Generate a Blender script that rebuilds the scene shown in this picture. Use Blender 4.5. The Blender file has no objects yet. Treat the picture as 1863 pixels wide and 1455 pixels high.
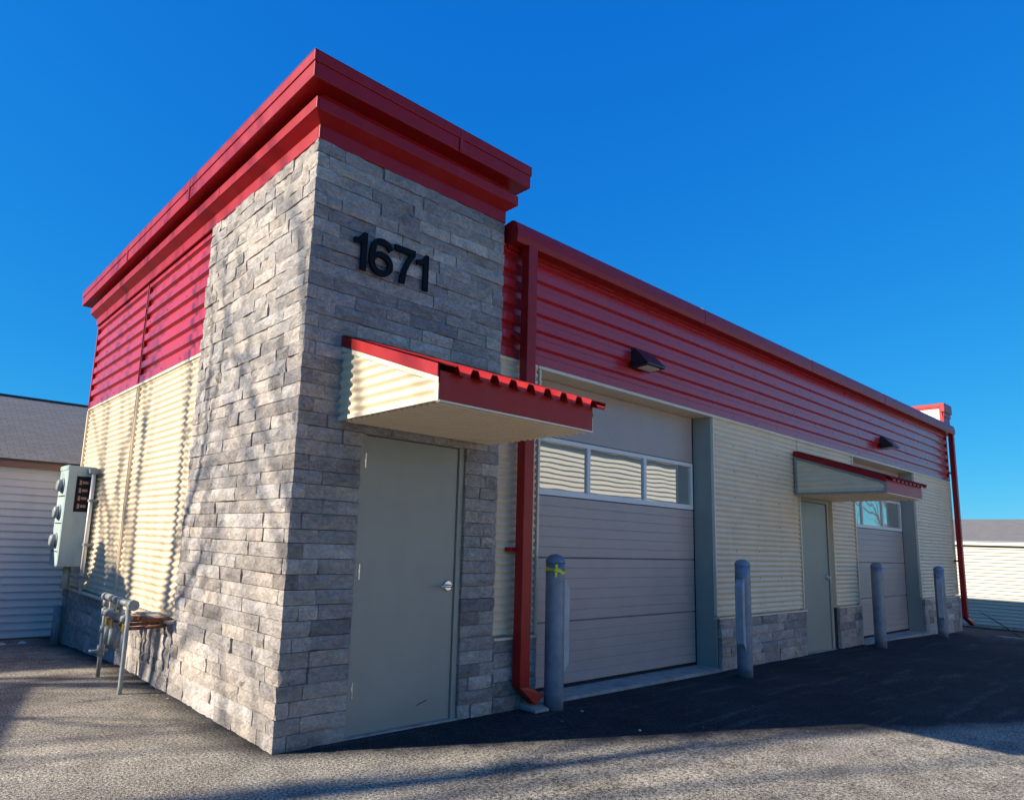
import bpy, bmesh, math, random
from mathutils import Vector, Matrix
R = math.radians
rnd = random.Random(1671)
sc = bpy.context.scene
col = sc.collection

# ------------------------------------------------------------------ camera
cam = bpy.data.cameras.new('camera')
cam.sensor_fit = 'HORIZONTAL'; cam.sensor_width = 36.0
cam.lens = 1234.4106 / 1863 * 36
cam.shift_x = 76.5232 / 1863; cam.shift_y = 54.2636 / 1863
cam.clip_start = 0.05; cam.clip_end = 2000
co = bpy.data.objects.new('camera', cam); col.objects.link(co); sc.camera = co
yaw, pit, rol = 0.7164, 0.1618, 0.0352
F = Vector((math.sin(yaw)*math.cos(pit), math.cos(yaw)*math.cos(pit), math.sin(pit)))
r0 = Vector((math.cos(yaw), -math.sin(yaw), 0)); u0 = r0.cross(F)
Rt = r0*math.cos(rol) + u0*math.sin(rol); Up = -r0*math.sin(rol) + u0*math.cos(rol)
CAM = Vector((-2.1227, -4.2386, 1.3791))
m4 = Matrix((Rt, Up, -F)).transposed().to_4x4(); m4.translation = CAM
co.matrix_world = m4

# ------------------------------------------------------------------ light
SUN_AZ, SUN_EL = -66.0, 26.5      # azimuth from +Y towards +X
w = bpy.data.worlds.new('World'); sc.world = w; w.use_nodes = True
nt = w.node_tree; bg = nt.nodes['Background']
sky = nt.nodes.new('ShaderNodeTexSky'); sky.sky_type = 'NISHITA'; sky.sun_disc = False
sky.sun_elevation = R(SUN_EL); sky.sun_rotation = R(SUN_AZ)
sky.air_density = 1.0; sky.dust_density = 0.0; sky.ozone_density = 3.0; sky.altitude = 200
# the camera's film response on the sky radiance: one power curve per channel, the same in every direction
sp = nt.nodes.new('ShaderNodeSeparateColor'); cb = nt.nodes.new('ShaderNodeCombineColor'); nt.links.new(sky.outputs[0], sp.inputs[0])
for ch, (gain, power) in enumerate(((0.052, 1.45), (0.84, 0.66), (3.0, 0.27))):
    pw = nt.nodes.new('ShaderNodeMath'); pw.operation = 'POWER'; pw.inputs[1].default_value = power
    ml = nt.nodes.new('ShaderNodeMath'); ml.operation = 'MULTIPLY'; ml.inputs[1].default_value = gain
    nt.links.new(sp.outputs[ch], pw.inputs[0]); nt.links.new(pw.outputs[0], ml.inputs[0]); nt.links.new(ml.outputs[0], cb.inputs[ch])
nt.links.new(cb.outputs[0], bg.inputs['Color'])
bg.inputs['Strength'].default_value = 0.10
sl = bpy.data.lights.new('sun', 'SUN'); sl.energy = 5.0; sl.angle = R(0.53); sl.color = (1.0, 0.91, 0.77)
so = bpy.data.objects.new('sun', sl); col.objects.link(so)
sd = Vector((math.sin(R(SUN_AZ))*math.cos(R(SUN_EL)), math.cos(R(SUN_AZ))*math.cos(R(SUN_EL)), math.sin(R(SUN_EL))))
so.rotation_euler = sd.to_track_quat('Z', 'Y').to_euler(); so.location = sd*30
sc.view_settings.view_transform = 'Standard'; sc.view_settings.look = 'None'
sc.view_settings.gamma = 1.0; sc.view_settings.exposure = 0.8; sc.view_settings.use_curve_mapping = False

# ------------------------------------------------------------------ materials
MATS = {}
def mat(name, base, rough=0.6, metal=0.0, spec=0.5, noise=None, bump=None, coat=0.0, dirt=None):
    """noise=(scale, amount) mottles the base; bump=(scale, strength, distance); dirt=(scale, colour, amount)"""
    m = bpy.data.materials.new(name); m.use_nodes = True; n = m.node_tree; b = n.nodes['Principled BSDF']
    b.inputs['Roughness'].default_value = rough; b.inputs['Metallic'].default_value = metal
    b.inputs['Specular IOR Level'].default_value = spec
    b.inputs['Coat Weight'].default_value = coat; b.inputs['Coat Roughness'].default_value = 0.12
    b.inputs['Base Color'].default_value = (*base, 1)
    tc = n.nodes.new('ShaderNodeTexCoord'); out = None
    if noise:
        t = n.nodes.new('ShaderNodeTexNoise'); t.inputs['Scale'].default_value = noise[0]; t.inputs['Detail'].default_value = 6
        t.inputs['Roughness'].default_value = 0.65
        n.links.new(tc.outputs['Object'], t.inputs['Vector'])
        r = n.nodes.new('ShaderNodeMapRange'); r.inputs[1].default_value = 0.3; r.inputs[2].default_value = 0.7
        r.inputs[3].default_value = 1-noise[1]; r.inputs[4].default_value = 1+noise[1]
        n.links.new(t.outputs['Fac'], r.inputs[0])
        v = n.nodes.new('ShaderNodeVectorMath'); v.operation = 'SCALE'; v.inputs[0].default_value = base
        n.links.new(r.outputs[0], v.inputs['Scale']); out = v.outputs[0]
        n.links.new(out, b.inputs['Base Color'])
        rr = n.nodes.new('ShaderNodeMapRange'); rr.inputs[3].default_value = max(0.02, rough-0.08); rr.inputs[4].default_value = min(1, rough+0.1)
        n.links.new(t.outputs['Fac'], rr.inputs[0]); n.links.new(rr.outputs[0], b.inputs['Roughness'])
    if dirt:
        t2 = n.nodes.new('ShaderNodeTexNoise'); t2.inputs['Scale'].default_value = dirt[0]; t2.inputs['Detail'].default_value = 8
        mp = n.nodes.new('ShaderNodeMapping'); mp.inputs['Scale'].default_value = (1, 1, 0.35)
        n.links.new(tc.outputs['Object'], mp.inputs[0]); n.links.new(mp.outputs[0], t2.inputs['Vector'])
        r2 = n.nodes.new('ShaderNodeMapRange'); r2.inputs[1].default_value = 0.5; r2.inputs[2].default_value = 0.75; r2.inputs[4].default_value = dirt[2]
        n.links.new(t2.outputs['Fac'], r2.inputs[0])
        mx = n.nodes.new('ShaderNodeMix'); mx.data_type = 'RGBA'
        n.links.new(r2.outputs[0], mx.inputs[0]); mx.inputs[7].default_value = (*dirt[1], 1)
        if out: n.links.new(out, mx.inputs[6])
        else: mx.inputs[6].default_value = (*base, 1)
        n.links.new(mx.outputs[2], b.inputs['Base Color'])
    if bump:
        t3 = n.nodes.new('ShaderNodeTexNoise'); t3.inputs['Scale'].default_value = bump[0]; t3.inputs['Detail'].default_value = 5
        n.links.new(tc.outputs['Object'], t3.inputs['Vector'])
        bp = n.nodes.new('ShaderNodeBump'); bp.inputs['Strength'].default_value = bump[1]; bp.inputs['Distance'].default_value = bump[2]
        n.links.new(t3.outputs['Fac'], bp.inputs['Height']); n.links.new(bp.outputs[0], b.inputs['Normal'])
    MATS[name] = m
    return m
RED = mat('red_painted_steel', (0.34, 0.008, 0.009), 0.36, spec=0.32, noise=(3, 0.07), bump=(7, 0.10, 0.01), coat=0.0, dirt=(9, (0.40, 0.12, 0.11), 0.10))
REDC = mat('red_corrugated_steel', (0.48, 0.020, 0.022), 0.28, spec=0.5, noise=(2.2, 0.06), bump=(5, 0.14, 0.012), coat=0.25, dirt=(12, (0.42, 0.13, 0.12), 0.10))
CREAM = mat('cream_corrugated_steel', (0.81, 0.65, 0.435), 0.38, noise=(2.5, 0.05), bump=(6, 0.08, 0.01), dirt=(7, (0.50, 0.42, 0.28), 0.22))
TRIM = mat('cream_trim', (0.80, 0.66, 0.47), 0.42, noise=(4, 0.05))
SAGE = mat('sage_painted_steel', (0.31, 0.305, 0.255), 0.42, noise=(2.0, 0.05), bump=(14, 0.05, 0.004), dirt=(5, (0.20, 0.22, 0.20), 0.20))
PANELG = mat('taupe_door_panel', (0.43, 0.345, 0.30), 0.36, noise=(3, 0.05), bump=(220, 0.12, 0.001), dirt=(4, (0.33, 0.29, 0.27), 0.2))
WHITE = mat('white_aluminium', (0.78, 0.75, 0.68), 0.4, noise=(5, 0.04))
BLACK = mat('black_metal', (0.012, 0.014, 0.022), 0.30, spec=0.6)
DARK = mat('dark_gap', (0.01, 0.01, 0.012), 0.9)
LEATHER = mat('black_number_metal', (0.004, 0.004, 0.008), 0.6, spec=0.15)
LENS = mat('lamp_lens', (0.7, 0.66, 0.58), 0.3)
STEEL = mat('brushed_steel', (0.72, 0.71, 0.70), 0.22, metal=0.95, noise=(60, 0.05))
CONC = mat('concrete', (0.36, 0.33, 0.29), 0.88, noise=(9, 0.22), bump=(60, 0.5, 0.006), dirt=(5, (0.14, 0.12, 0.10), 0.7))
MORTAR = mat('mortar', (0.07, 0.065, 0.06), 0.95, noise=(30, 0.2))
GALV = mat('weathered_bollard_steel', (0.20, 0.24, 0.29), 0.50, metal=0.25, noise=(7, 0.28), bump=(40, 0.15, 0.002), dirt=(6, (0.30, 0.32, 0.34), 0.75))
GPIPE = mat('grey_painted_pipe', (0.26, 0.285, 0.28), 0.5, noise=(30, 0.2), dirt=(20, (0.16, 0.17, 0.17), 0.5))
CAB = mat('pale_green_enamel', (0.42, 0.52, 0.49), 0.42, noise=(6, 0.06), dirt=(8, (0.22, 0.27, 0.25), 0.35))
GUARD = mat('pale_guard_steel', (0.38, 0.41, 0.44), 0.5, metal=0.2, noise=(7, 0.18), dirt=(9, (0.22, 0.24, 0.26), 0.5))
RUST = mat('rusty_pipe', (0.20, 0.075, 0.040), 0.8, noise=(40, 0.35), bump=(90, 0.4, 0.002))
BRASS = mat('brass_fitting', (0.55, 0.36, 0.06), 0.4, metal=0.7)
TAPE = mat('yellow_tape', (0.72, 0.70, 0.03), 0.45)
COPPER = mat('copper_bar', (0.36, 0.20, 0.15), 0.45, metal=0.3)
SIDEW = mat('white_vinyl_siding', (0.76, 0.72, 0.69), 0.55, noise=(1.6, 0.05), dirt=(3, (0.44, 0.41, 0.38), 0.30))
SIDEC = mat('cream_vinyl_siding', (0.50, 0.475, 0.40), 0.55, noise=(1.6, 0.04), dirt=(3, (0.55, 0.50, 0.40), 0.25))
SIDEL = mat('pale_lap_siding', (0.80, 0.76, 0.66), 0.55, noise=(1.6, 0.04), dirt=(3, (0.6, 0.55, 0.45), 0.2))
FASC = mat('brown_fascia', (0.24, 0.13, 0.10), 0.6, noise=(5, 0.1))
BARK = mat('tree_bark', (0.10, 0.08, 0.062), 0.9, noise=(14, 0.3), bump=(20, 0.6, 0.02))
LEAF = mat('dark_evergreen', (0.030, 0.055, 0.022), 0.7, noise=(3, 0.3))
DRY = mat('dry_leaf', (0.30, 0.17, 0.09), 0.8, noise=(40, 0.3))
PAPER = mat('pale_litter', (0.72, 0.70, 0.66), 0.7)

def glass_mat():
    m = bpy.data.materials.new('window_glass'); m.use_nodes = True; b = m.node_tree.nodes['Principled BSDF']
    b.inputs['Base Color'].default_value = (0.62, 0.60, 0.53, 1); b.inputs['Metallic'].default_value = 0.78
    b.inputs['Roughness'].default_value = 0.02
    n = m.node_tree; tc = n.nodes.new('ShaderNodeTexCoord'); t = n.nodes.new('ShaderNodeTexNoise'); t.inputs['Scale'].default_value = 2.0
    t.inputs['Detail'].default_value = 1
    n.links.new(tc.outputs['Object'], t.inputs['Vector'])
    bp = n.nodes.new('ShaderNodeBump'); bp.inputs['Strength'].default_value = 0.06; bp.inputs['Distance'].default_value = 0.02
    n.links.new(t.outputs['Fac'], bp.inputs['Height']); n.links.new(bp.outputs[0], b.inputs['Normal'])
    return m
GLASS = glass_mat()

def stone_mat():
    m = bpy.data.materials.new('split_face_stone'); m.use_nodes = True; n = m.node_tree; L = n.links; b = n.nodes['Principled BSDF']
    b.inputs['Roughness'].default_value = 0.86; b.inputs['Specular IOR Level'].default_value = 0.3
    at = n.nodes.new('ShaderNodeAttribute'); at.attribute_name = 'tint'
    tc = n.nodes.new('ShaderNodeTexCoord')
    off = n.nodes.new('ShaderNodeVectorMath'); off.operation = 'MULTIPLY_ADD'; off.inputs[1].default_value = (37, 53, 29)
    L.new(at.outputs['Color'], off.inputs[0]); L.new(tc.outputs['Object'], off.inputs[2])
    mp = n.nodes.new('ShaderNodeMapping'); mp.inputs['Scale'].default_value = (1, 1, 1.5); L.new(off.outputs[0], mp.inputs[0])
    n1 = n.nodes.new('ShaderNodeTexNoise'); n1.inputs['Scale'].default_value = 7; n1.inputs['Detail'].default_value = 8; n1.inputs['Roughness'].default_value = 0.7
    n1.inputs['Distortion'].default_value = 0.6; L.new(mp.outputs[0], n1.inputs['Vector'])
    n2 = n.nodes.new('ShaderNodeTexNoise'); n2.inputs['Scale'].default_value = 32; n2.inputs['Detail'].default_value = 6; n2.inputs['Roughness'].default_value = 0.7
    L.new(mp.outputs[0], n2.inputs['Vector'])
    sep = n.nodes.new('ShaderNodeSeparateColor'); L.new(at.outputs['Color'], sep.inputs[0])
    cr = n.nodes.new('ShaderNodeValToRGB'); e = cr.color_ramp.elements
    e[0].position = 0.0; e[0].color = (0.25, 0.24, 0.24, 1); e[1].position = 1.0; e[1].color = (0.76, 0.73, 0.69, 1)
    x = e.new(0.35); x.color = (0.40, 0.385, 0.38, 1); x = e.new(0.7); x.color = (0.58, 0.555, 0.53, 1)
    L.new(sep.outputs[0], cr.inputs[0])
    # warm / cool drift per stone
    wc = n.nodes.new('ShaderNodeMix'); wc.data_type = 'RGBA'; wc.blend_type = 'MULTIPLY'; wc.inputs[0].default_value = 1
    wr = n.nodes.new('ShaderNodeValToRGB'); wr.color_ramp.elements[0].color = (1.04, 0.985, 0.94, 1); wr.color_ramp.elements[1].color = (1.12, 1.0, 0.87, 1)
    L.new(sep.outputs[1], wr.inputs[0]); L.new(cr.outputs[0], wc.inputs[6]); L.new(wr.outputs[0], wc.inputs[7])
    mm = n.nodes.new('ShaderNodeMapRange'); mm.inputs[1].default_value = 0.33; mm.inputs[2].default_value = 0.68; mm.inputs[3].default_value = 0.74; mm.inputs[4].default_value = 1.24
    L.new(n1.outputs['Fac'], mm.inputs[0])
    v = n.nodes.new('ShaderNodeVectorMath'); v.operation = 'SCALE'; L.new(wc.outputs[2], v.inputs[0]); L.new(mm.outputs[0], v.inputs['Scale'])
    m2 = n.nodes.new('ShaderNodeMapRange'); m2.inputs[1].default_value = 0.3; m2.inputs[2].default_value = 0.7; m2.inputs[3].default_value = 0.72; m2.inputs[4].default_value = 1.26
    L.new(n2.outputs['Fac'], m2.inputs[0])
    v2 = n.nodes.new('ShaderNodeVectorMath'); v2.operation = 'SCALE'; L.new(v.outputs[0], v2.inputs[0]); L.new(m2.outputs[0], v2.inputs['Scale'])
    L.new(v2.outputs[0], b.inputs['Base Color'])
    vo = n.nodes.new('ShaderNodeTexVoronoi'); vo.inputs['Scale'].default_value = 26; vo.feature = 'F1'; L.new(n1.outputs['Color'], vo.inputs['Vector'])
    vo.inputs['Scale'].default_value = 9
    ad = n.nodes.new('ShaderNodeMath'); ad.operation = 'MULTIPLY_ADD'; ad.inputs[1].default_value = 0.35
    L.new(vo.outputs['Distance'], ad.inputs[0]); L.new(n1.outputs['Fac'], ad.inputs[2])
    ad2 = n.nodes.new('ShaderNodeMath'); ad2.operation = 'MULTIPLY_ADD'; ad2.inputs[1].default_value = 0.75
    L.new(n2.outputs['Fac'], ad2.inputs[0]); L.new(ad.outputs[0], ad2.inputs[2])
    bp = n.nodes.new('ShaderNodeBump'); bp.inputs['Strength'].default_value = 0.95; bp.inputs['Distance'].default_value = 0.032
    L.new(ad2.outputs[0], bp.inputs['Height']); L.new(bp.outputs[0], b.inputs['Normal'])
    return m
STONE = stone_mat()

def asphalt_mat():
    m = bpy.data.materials.new('asphalt'); m.use_nodes = True; n = m.node_tree; L = n.links; b = n.nodes['Principled BSDF']
    tc = n.nodes.new('ShaderNodeTexCoord')
    def noise(s, d=6, r=0.6, src=None):
        t = n.nodes.new('ShaderNodeTexNoise'); t.inputs['Scale'].default_value = s; t.inputs['Detail'].default_value = d; t.inputs['Roughness'].default_value = r
        L.new(src or tc.outputs['Object'], t.inputs['Vector']); return t
    def rng(src, a, bb, c, d):
        x = n.nodes.new('ShaderNodeMapRange'); x.inputs[1].default_value = a; x.inputs[2].default_value = bb; x.inputs[3].default_value = c; x.inputs[4].default_value = d
        L.new(src, x.inputs[0]); return x.outputs[0]
    def mul(a, bb):
        x = n.nodes.new('ShaderNodeMath'); x.operation = 'MULTIPLY'; L.new(a, x.inputs[0])
        if isinstance(bb, float): x.inputs[1].default_value = bb
        else: L.new(bb, x.inputs[1])
        return x.outputs[0]
    big = noise(0.7, 5); mid = noise(4, 6); grit = noise(60, 4, 0.8); sp = n.nodes.new('ShaderNodeTexVoronoi'); sp.inputs['Scale'].default_value = 120
    L.new(tc.outputs['Object'], sp.inputs['Vector'])
    # darker asphalt along the front, widened to paint the building's shade into the colour
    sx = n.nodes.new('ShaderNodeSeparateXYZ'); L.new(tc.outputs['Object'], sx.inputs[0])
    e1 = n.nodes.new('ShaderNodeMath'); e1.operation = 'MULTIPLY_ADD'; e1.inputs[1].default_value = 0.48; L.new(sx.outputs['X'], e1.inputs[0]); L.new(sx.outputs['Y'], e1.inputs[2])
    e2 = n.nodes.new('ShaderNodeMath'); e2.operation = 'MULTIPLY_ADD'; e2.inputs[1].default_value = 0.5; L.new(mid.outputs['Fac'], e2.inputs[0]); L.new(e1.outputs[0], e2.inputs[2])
    painted_shade = mul(rng(e2.outputs[0], 0.02, 0.30, 0, 1), rng(sx.outputs['X'], -0.30, 0.0, 0, 1))
    base = rng(big.outputs['Fac'], 0.32, 0.68, 0.62, 1.3)
    base = mul(base, rng(mid.outputs['Fac'], 0.3, 0.7, 0.72, 1.28))
    base = mul(base, rng(grit.outputs['Fac'], 0.40, 0.60, 0.18, 1.95))
    base = mul(base, rng(sp.outputs['Distance'], 0.0, 0.55, 1.25, 0.8))
    # tyre scuffs
    mp = n.nodes.new('ShaderNodeMapping'); mp.inputs['Rotation'].default_value = (0, 0, R(-35)); mp.inputs['Scale'].default_value = (0.35, 3.5, 1)
    L.new(tc.outputs['Object'], mp.inputs[0]); sc1 = noise(1.6, 5, 0.6, mp.outputs[0]); scuff = rng(sc1.outputs['Fac'], 0.55, 0.72, 0, 1)
    mixc = n.nodes.new('ShaderNodeMix'); mixc.data_type = 'RGBA'; L.new(painted_shade, mixc.inputs[0])
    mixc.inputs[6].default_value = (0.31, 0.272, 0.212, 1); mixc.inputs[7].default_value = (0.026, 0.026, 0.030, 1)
    mx2 = n.nodes.new('ShaderNodeMix'); mx2.data_type = 'RGBA'; L.new(mul(scuff, 0.55), mx2.inputs[0]); L.new(mixc.outputs[2], mx2.inputs[6]); mx2.inputs[7].default_value = (0.12, 0.12, 0.115, 1)
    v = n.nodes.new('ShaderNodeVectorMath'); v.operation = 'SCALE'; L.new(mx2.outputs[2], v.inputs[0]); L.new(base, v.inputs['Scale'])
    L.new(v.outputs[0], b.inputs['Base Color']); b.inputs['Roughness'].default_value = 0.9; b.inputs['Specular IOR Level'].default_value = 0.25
    bp = n.nodes.new('ShaderNodeBump'); bp.inputs['Strength'].default_value = 0.7; bp.inputs['Distance'].default_value = 0.004
    ad = n.nodes.new('ShaderNodeMath'); ad.operation = 'ADD'; L.new(grit.outputs['Fac'], ad.inputs[0]); L.new(sp.outputs['Distance'], ad.inputs[1])
    L.new(ad.outputs[0], bp.inputs['Height']); L.new(bp.outputs[0], b.inputs['Normal'])
    return m
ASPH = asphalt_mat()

def shingle_mat():
    m = bpy.data.materials.new('grey_shingle'); m.use_nodes = True; n = m.node_tree; L = n.links; b = n.nodes['Principled BSDF']
    tc = n.nodes.new('ShaderNodeTexCoord'); br = n.nodes.new('ShaderNodeTexBrick'); br.inputs['Scale'].default_value = 1.0
    br.inputs['Brick Width'].default_value = 0.17; br.inputs['Row Height'].default_value = 0.085; br.inputs['Mortar Size'].default_value = 0.005
    br.inputs['Color1'].default_value = (0.17, 0.16, 0.148, 1); br.inputs['Color2'].default_value = (0.205, 0.193, 0.178, 1); br.inputs['Mortar'].default_value = (0.10, 0.095, 0.09, 1)
    L.new(tc.outputs['UV'], br.inputs['Vector'])
    t = n.nodes.new('ShaderNodeTexNoise'); t.inputs['Scale'].default_value = 60; t.inputs['Detail'].default_value = 5; L.new(tc.outputs['UV'], t.inputs['Vector'])
    r = n.nodes.new('ShaderNodeMapRange'); r.inputs[1].default_value = 0.3; r.inputs[2].default_value = 0.7; r.inputs[3].default_value = 0.75; r.inputs[4].default_value = 1.25; L.new(t.outputs['Fac'], r.inputs[0])
    v = n.nodes.new('ShaderNodeVectorMath'); v.operation = 'SCALE'; L.new(br.outputs['Color'], v.inputs[0]); L.new(r.outputs[0], v.inputs['Scale'])
    L.new(v.outputs[0], b.inputs['Base Color']); b.inputs['Roughness'].default_value = 0.92
    bp = n.nodes.new('ShaderNodeBump'); bp.inputs['Strength'].default_value = 0.6; bp.inputs['Distance'].default_value = 0.01; bp.invert = True
    L.new(br.outputs['Fac'], bp.inputs['Height']); L.new(bp.outputs[0], b.inputs['Normal'])
    return m
SHING = shingle_mat()

# ------------------------------------------------------------------ object helpers
def wloc(o):
    v = Vector(o.location)
    return v + (wloc(o.parent) if o.parent else Vector((0, 0, 0)))
def tag(o, label=None, cat=None, group=None, kind=None):
    if label: o['label'] = label
    if cat: o['category'] = cat
    if group: o['group'] = group
    if kind: o['kind'] = kind
    return o
def thing(name, loc, label, cat, group=None):
    o = bpy.data.objects.new(name, None); col.objects.link(o); o.location = loc; o.empty_display_size = 0.1
    return tag(o, label, cat, group)
class MB:
    """collects shapes; build() links them as ONE mesh object"""
    def __init__(s): s.v = []; s.f = []; s.sm = []; s.uv = None
    def add(s, vs, fs, smooth=False):
        k = len(s.v); s.v += [tuple(p) for p in vs]; s.f += [tuple(i+k for i in f) for f in fs]; s.sm += [smooth]*len(fs); return s
    def box(s, x0, x1, y0, y1, z0, z1):
        vs = [(x, y, z) for x in (x0, x1) for y in (y0, y1) for z in (z0, z1)]
        return s.add(vs, [(0, 1, 3, 2), (4, 6, 7, 5), (0, 4, 5, 1), (2, 3, 7, 6), (0, 2, 6, 4), (1, 5, 7, 3)])
    def prism(s, poly, a, b, axis='x', smooth=False):
        """poly of 2-D points extruded along axis from a to b (x:(y,z)  y:(x,z)  z:(x,y))"""
        def P(p, t): return {'x': (t, p[0], p[1]), 'y': (p[0], t, p[1]), 'z': (p[0], p[1], t)}[axis]
        n = len(poly); vs = [P(p, a) for p in poly] + [P(p, b) for p in poly]
        k = len(s.v); s.v += vs
        for i in range(n): s.f.append((k+i, k+(i+1) % n, k+n+(i+1) % n, k+n+i)); s.sm.append(smooth)
        s.f.append(tuple(k+i for i in range(n))[::-1]); s.sm.append(False)
        s.f.append(tuple(k+n+i for i in range(n))); s.sm.append(False)
        return s
    def tube(s, pts, r, n=10, cap=True, smooth=True):
        pts = [Vector(p) for p in pts]; rs = r if isinstance(r, (list, tuple)) else [r]*len(pts)
        k = len(s.v); prev = None
        for i, p in enumerate(pts):
            d = (pts[min(i+1, len(pts)-1)] - pts[max(i-1, 0)]).normalized()
            if prev is None:
                a = Vector((0, 0, 1)) if abs(d.z) < 0.9 else Vector((1, 0, 0)); u = d.cross(a).normalized()
            else:
                u = (prev - d*prev.dot(d)).normalized()
            prev = u; q = d.cross(u)
            for j in range(n):
                t = 2*math.pi*j/n; s.v.append(tuple(p + (u*math.cos(t) + q*math.sin(t))*rs[i]))
        for i in range(len(pts)-1):
            for j in range(n):
                s.f.append((k+i*n+j, k+i*n+(j+1) % n, k+(i+1)*n+(j+1) % n, k+(i+1)*n+j)); s.sm.append(smooth)
        if cap:
            s.f.append(tuple(k+j for j in range(n))[::-1]); s.sm.append(False)
            e = k+(len(pts)-1)*n; s.f.append(tuple(e+j for j in range(n))); s.sm.append(False)
        return s
    def sheet(s, prof, a, b, axis, plane, sign, seg=1, smooth=False):
        """corrugated sheet: prof=[(z, depth)], runs along axis 'x' or 'y' from a to b; depth goes outward = sign"""
        k = len(s.v); n = len(prof)
        for i in range(seg+1):
            t = a + (b-a)*i/seg
            for z, dpt in prof:
                s.v.append((t, plane + sign*dpt, z) if axis == 'x' else (plane + sign*dpt, t, z))
        for i in range(seg):
            for j in range(n-1):
                s.f.append((k+i*n+j, k+(i+1)*n+j, k+(i+1)*n+j+1, k+i*n+j+1)); s.sm.append(smooth)
        return s
    def build(s, name, m, parent=None, bevel=0, label=None):
        o0 = wloc(parent) if parent else Vector((0, 0, 0))
        me = bpy.data.meshes.new(name); me.from_pydata([tuple(Vector(p)-o0) for p in s.v], [], s.f); me.update()
        bm = bmesh.new(); bm.from_mesh(me); bmesh.ops.recalc_face_normals(bm, faces=bm.faces); bm.to_mesh(me); bm.free()
        me.polygons.foreach_set('use_smooth', s.sm)
        me.materials.append(m)
        o = bpy.data.objects.new(name, me); col.objects.link(o)
        if parent: o.parent = parent
        if bevel:
            bv = o.modifiers.new('bevel', 'BEVEL'); bv.width = bevel; bv.segments = 2; bv.limit_method = 'ANGLE'; bv.angle_limit = R(50)
        if label: o['label'] = label
        return o
def box(name, m, parent, x0, x1, y0, y1, z0, z1, bevel=0, label=None):
    return MB().box(x0, x1, y0, y1, z0, z1).build(name, m, parent, bevel, label)
def copy_tree(o, parent=None):
    c = o.copy(); col.objects.link(c); c.parent = parent
    for ch in list(o.children): copy_tree(ch, c)
    return c

# ------------------------------------------------------------------ ground
def gz(x, y):
    z = -0.0037*max(0, min(x, 12))
    if x > 11.5: z -= 0.06*min(1, (x-11.5)/2.5)
    if x > 14: z -= 0.50*min(1, (x-14)/8.5)
    if y > 3.5: z -= 0.16*min(1, (y-3.5)/3.2)
    if y < -1: z += 0.012*math.sin(x*1.3)*math.sin(y*1.7)*min(1, (-1-y))
    return z
def axis_pts(a, b, near0, near1, step):
    p = []; x = near0
    while x <= near1: p.append(x); x += step
    s = step; x = near1
    while x < b: s *= 1.35; x += s; p.append(x)
    s = step; x = near0; q = []
    while x > a: s *= 1.35; x -= s; q.append(x)
    return q[::-1]+p
xs = axis_pts(-400, 400, -6, 24, 0.35); ys = axis_pts(-400, 400, -8, 9, 0.35)
g = MB()
vs = [(x, y, gz(x, y)) for x in xs for y in ys]; ny = len(ys)
g.add(vs, [(i*ny+j, (i+1)*ny+j, (i+1)*ny+j+1, i*ny+j+1) for i in range(len(xs)-1) for j in range(ny-1)], True)
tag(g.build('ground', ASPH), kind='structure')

# ------------------------------------------------------------------ the building
W1, HS, YL, YS, YE, HR, HL = 1.905, 4.26, 2.07, 4.11, 6.5, 3.03, 0.575
X0G, X1G, D2L, D2R, X2G, X3G, XR = 2.46, 5.57, 8.0, 9.06, 10.09, 13.22, 15.66
YC = 0.055       # cladding plane
B = thing('commercial_building', (0, 0, 0), 'single-storey red and cream metal-clad building with grey stone corner tower and flat roof', 'building')

# core walls (behind the veneer) as mesh boxes; openings left free
core = MB()
core.box(0.04, 0.535, 0.04, 0.3, 0, 4.3); core.box(1.515, W1, 0.04, 0.3, 0, 4.3); core.box(0.535, 1.515, 0.04, 0.3, 2.18, 4.3)
core.box(0.04, 0.3, 0.3, YL-0.02, 0, 4.3)
core.build('wall_core', MORTAR, B)
wc = MB()
wc.box(YC+0.03, 0.3, YL, YE, -0.1, 4.35)                     # left wall behind cladding
for a, b_ in ((W1, X0G), (X1G, D2L), (D2R, X2G), (X3G, XR)):
    wc.box(a, b_, YC+0.03, 0.3, -0.1, HR)
wc.box(D2L, D2R, YC+0.03, 0.3, 2.2, HR)
wc.box(W1, XR, YC+0.03, 0.3, HR+0.001, 4.1)
wc.box(XR-0.25, XR-0.03, 0.3, YE, -0.5, 4.1); wc.box(0.3, XR-0.25, YE-0.2, YE, -0.5, 4.1)
wc.build('wall', CREAM, B)
box('roof', CONC, B, W1, XR, 0.3, YE, 4.1, 4.16)

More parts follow.
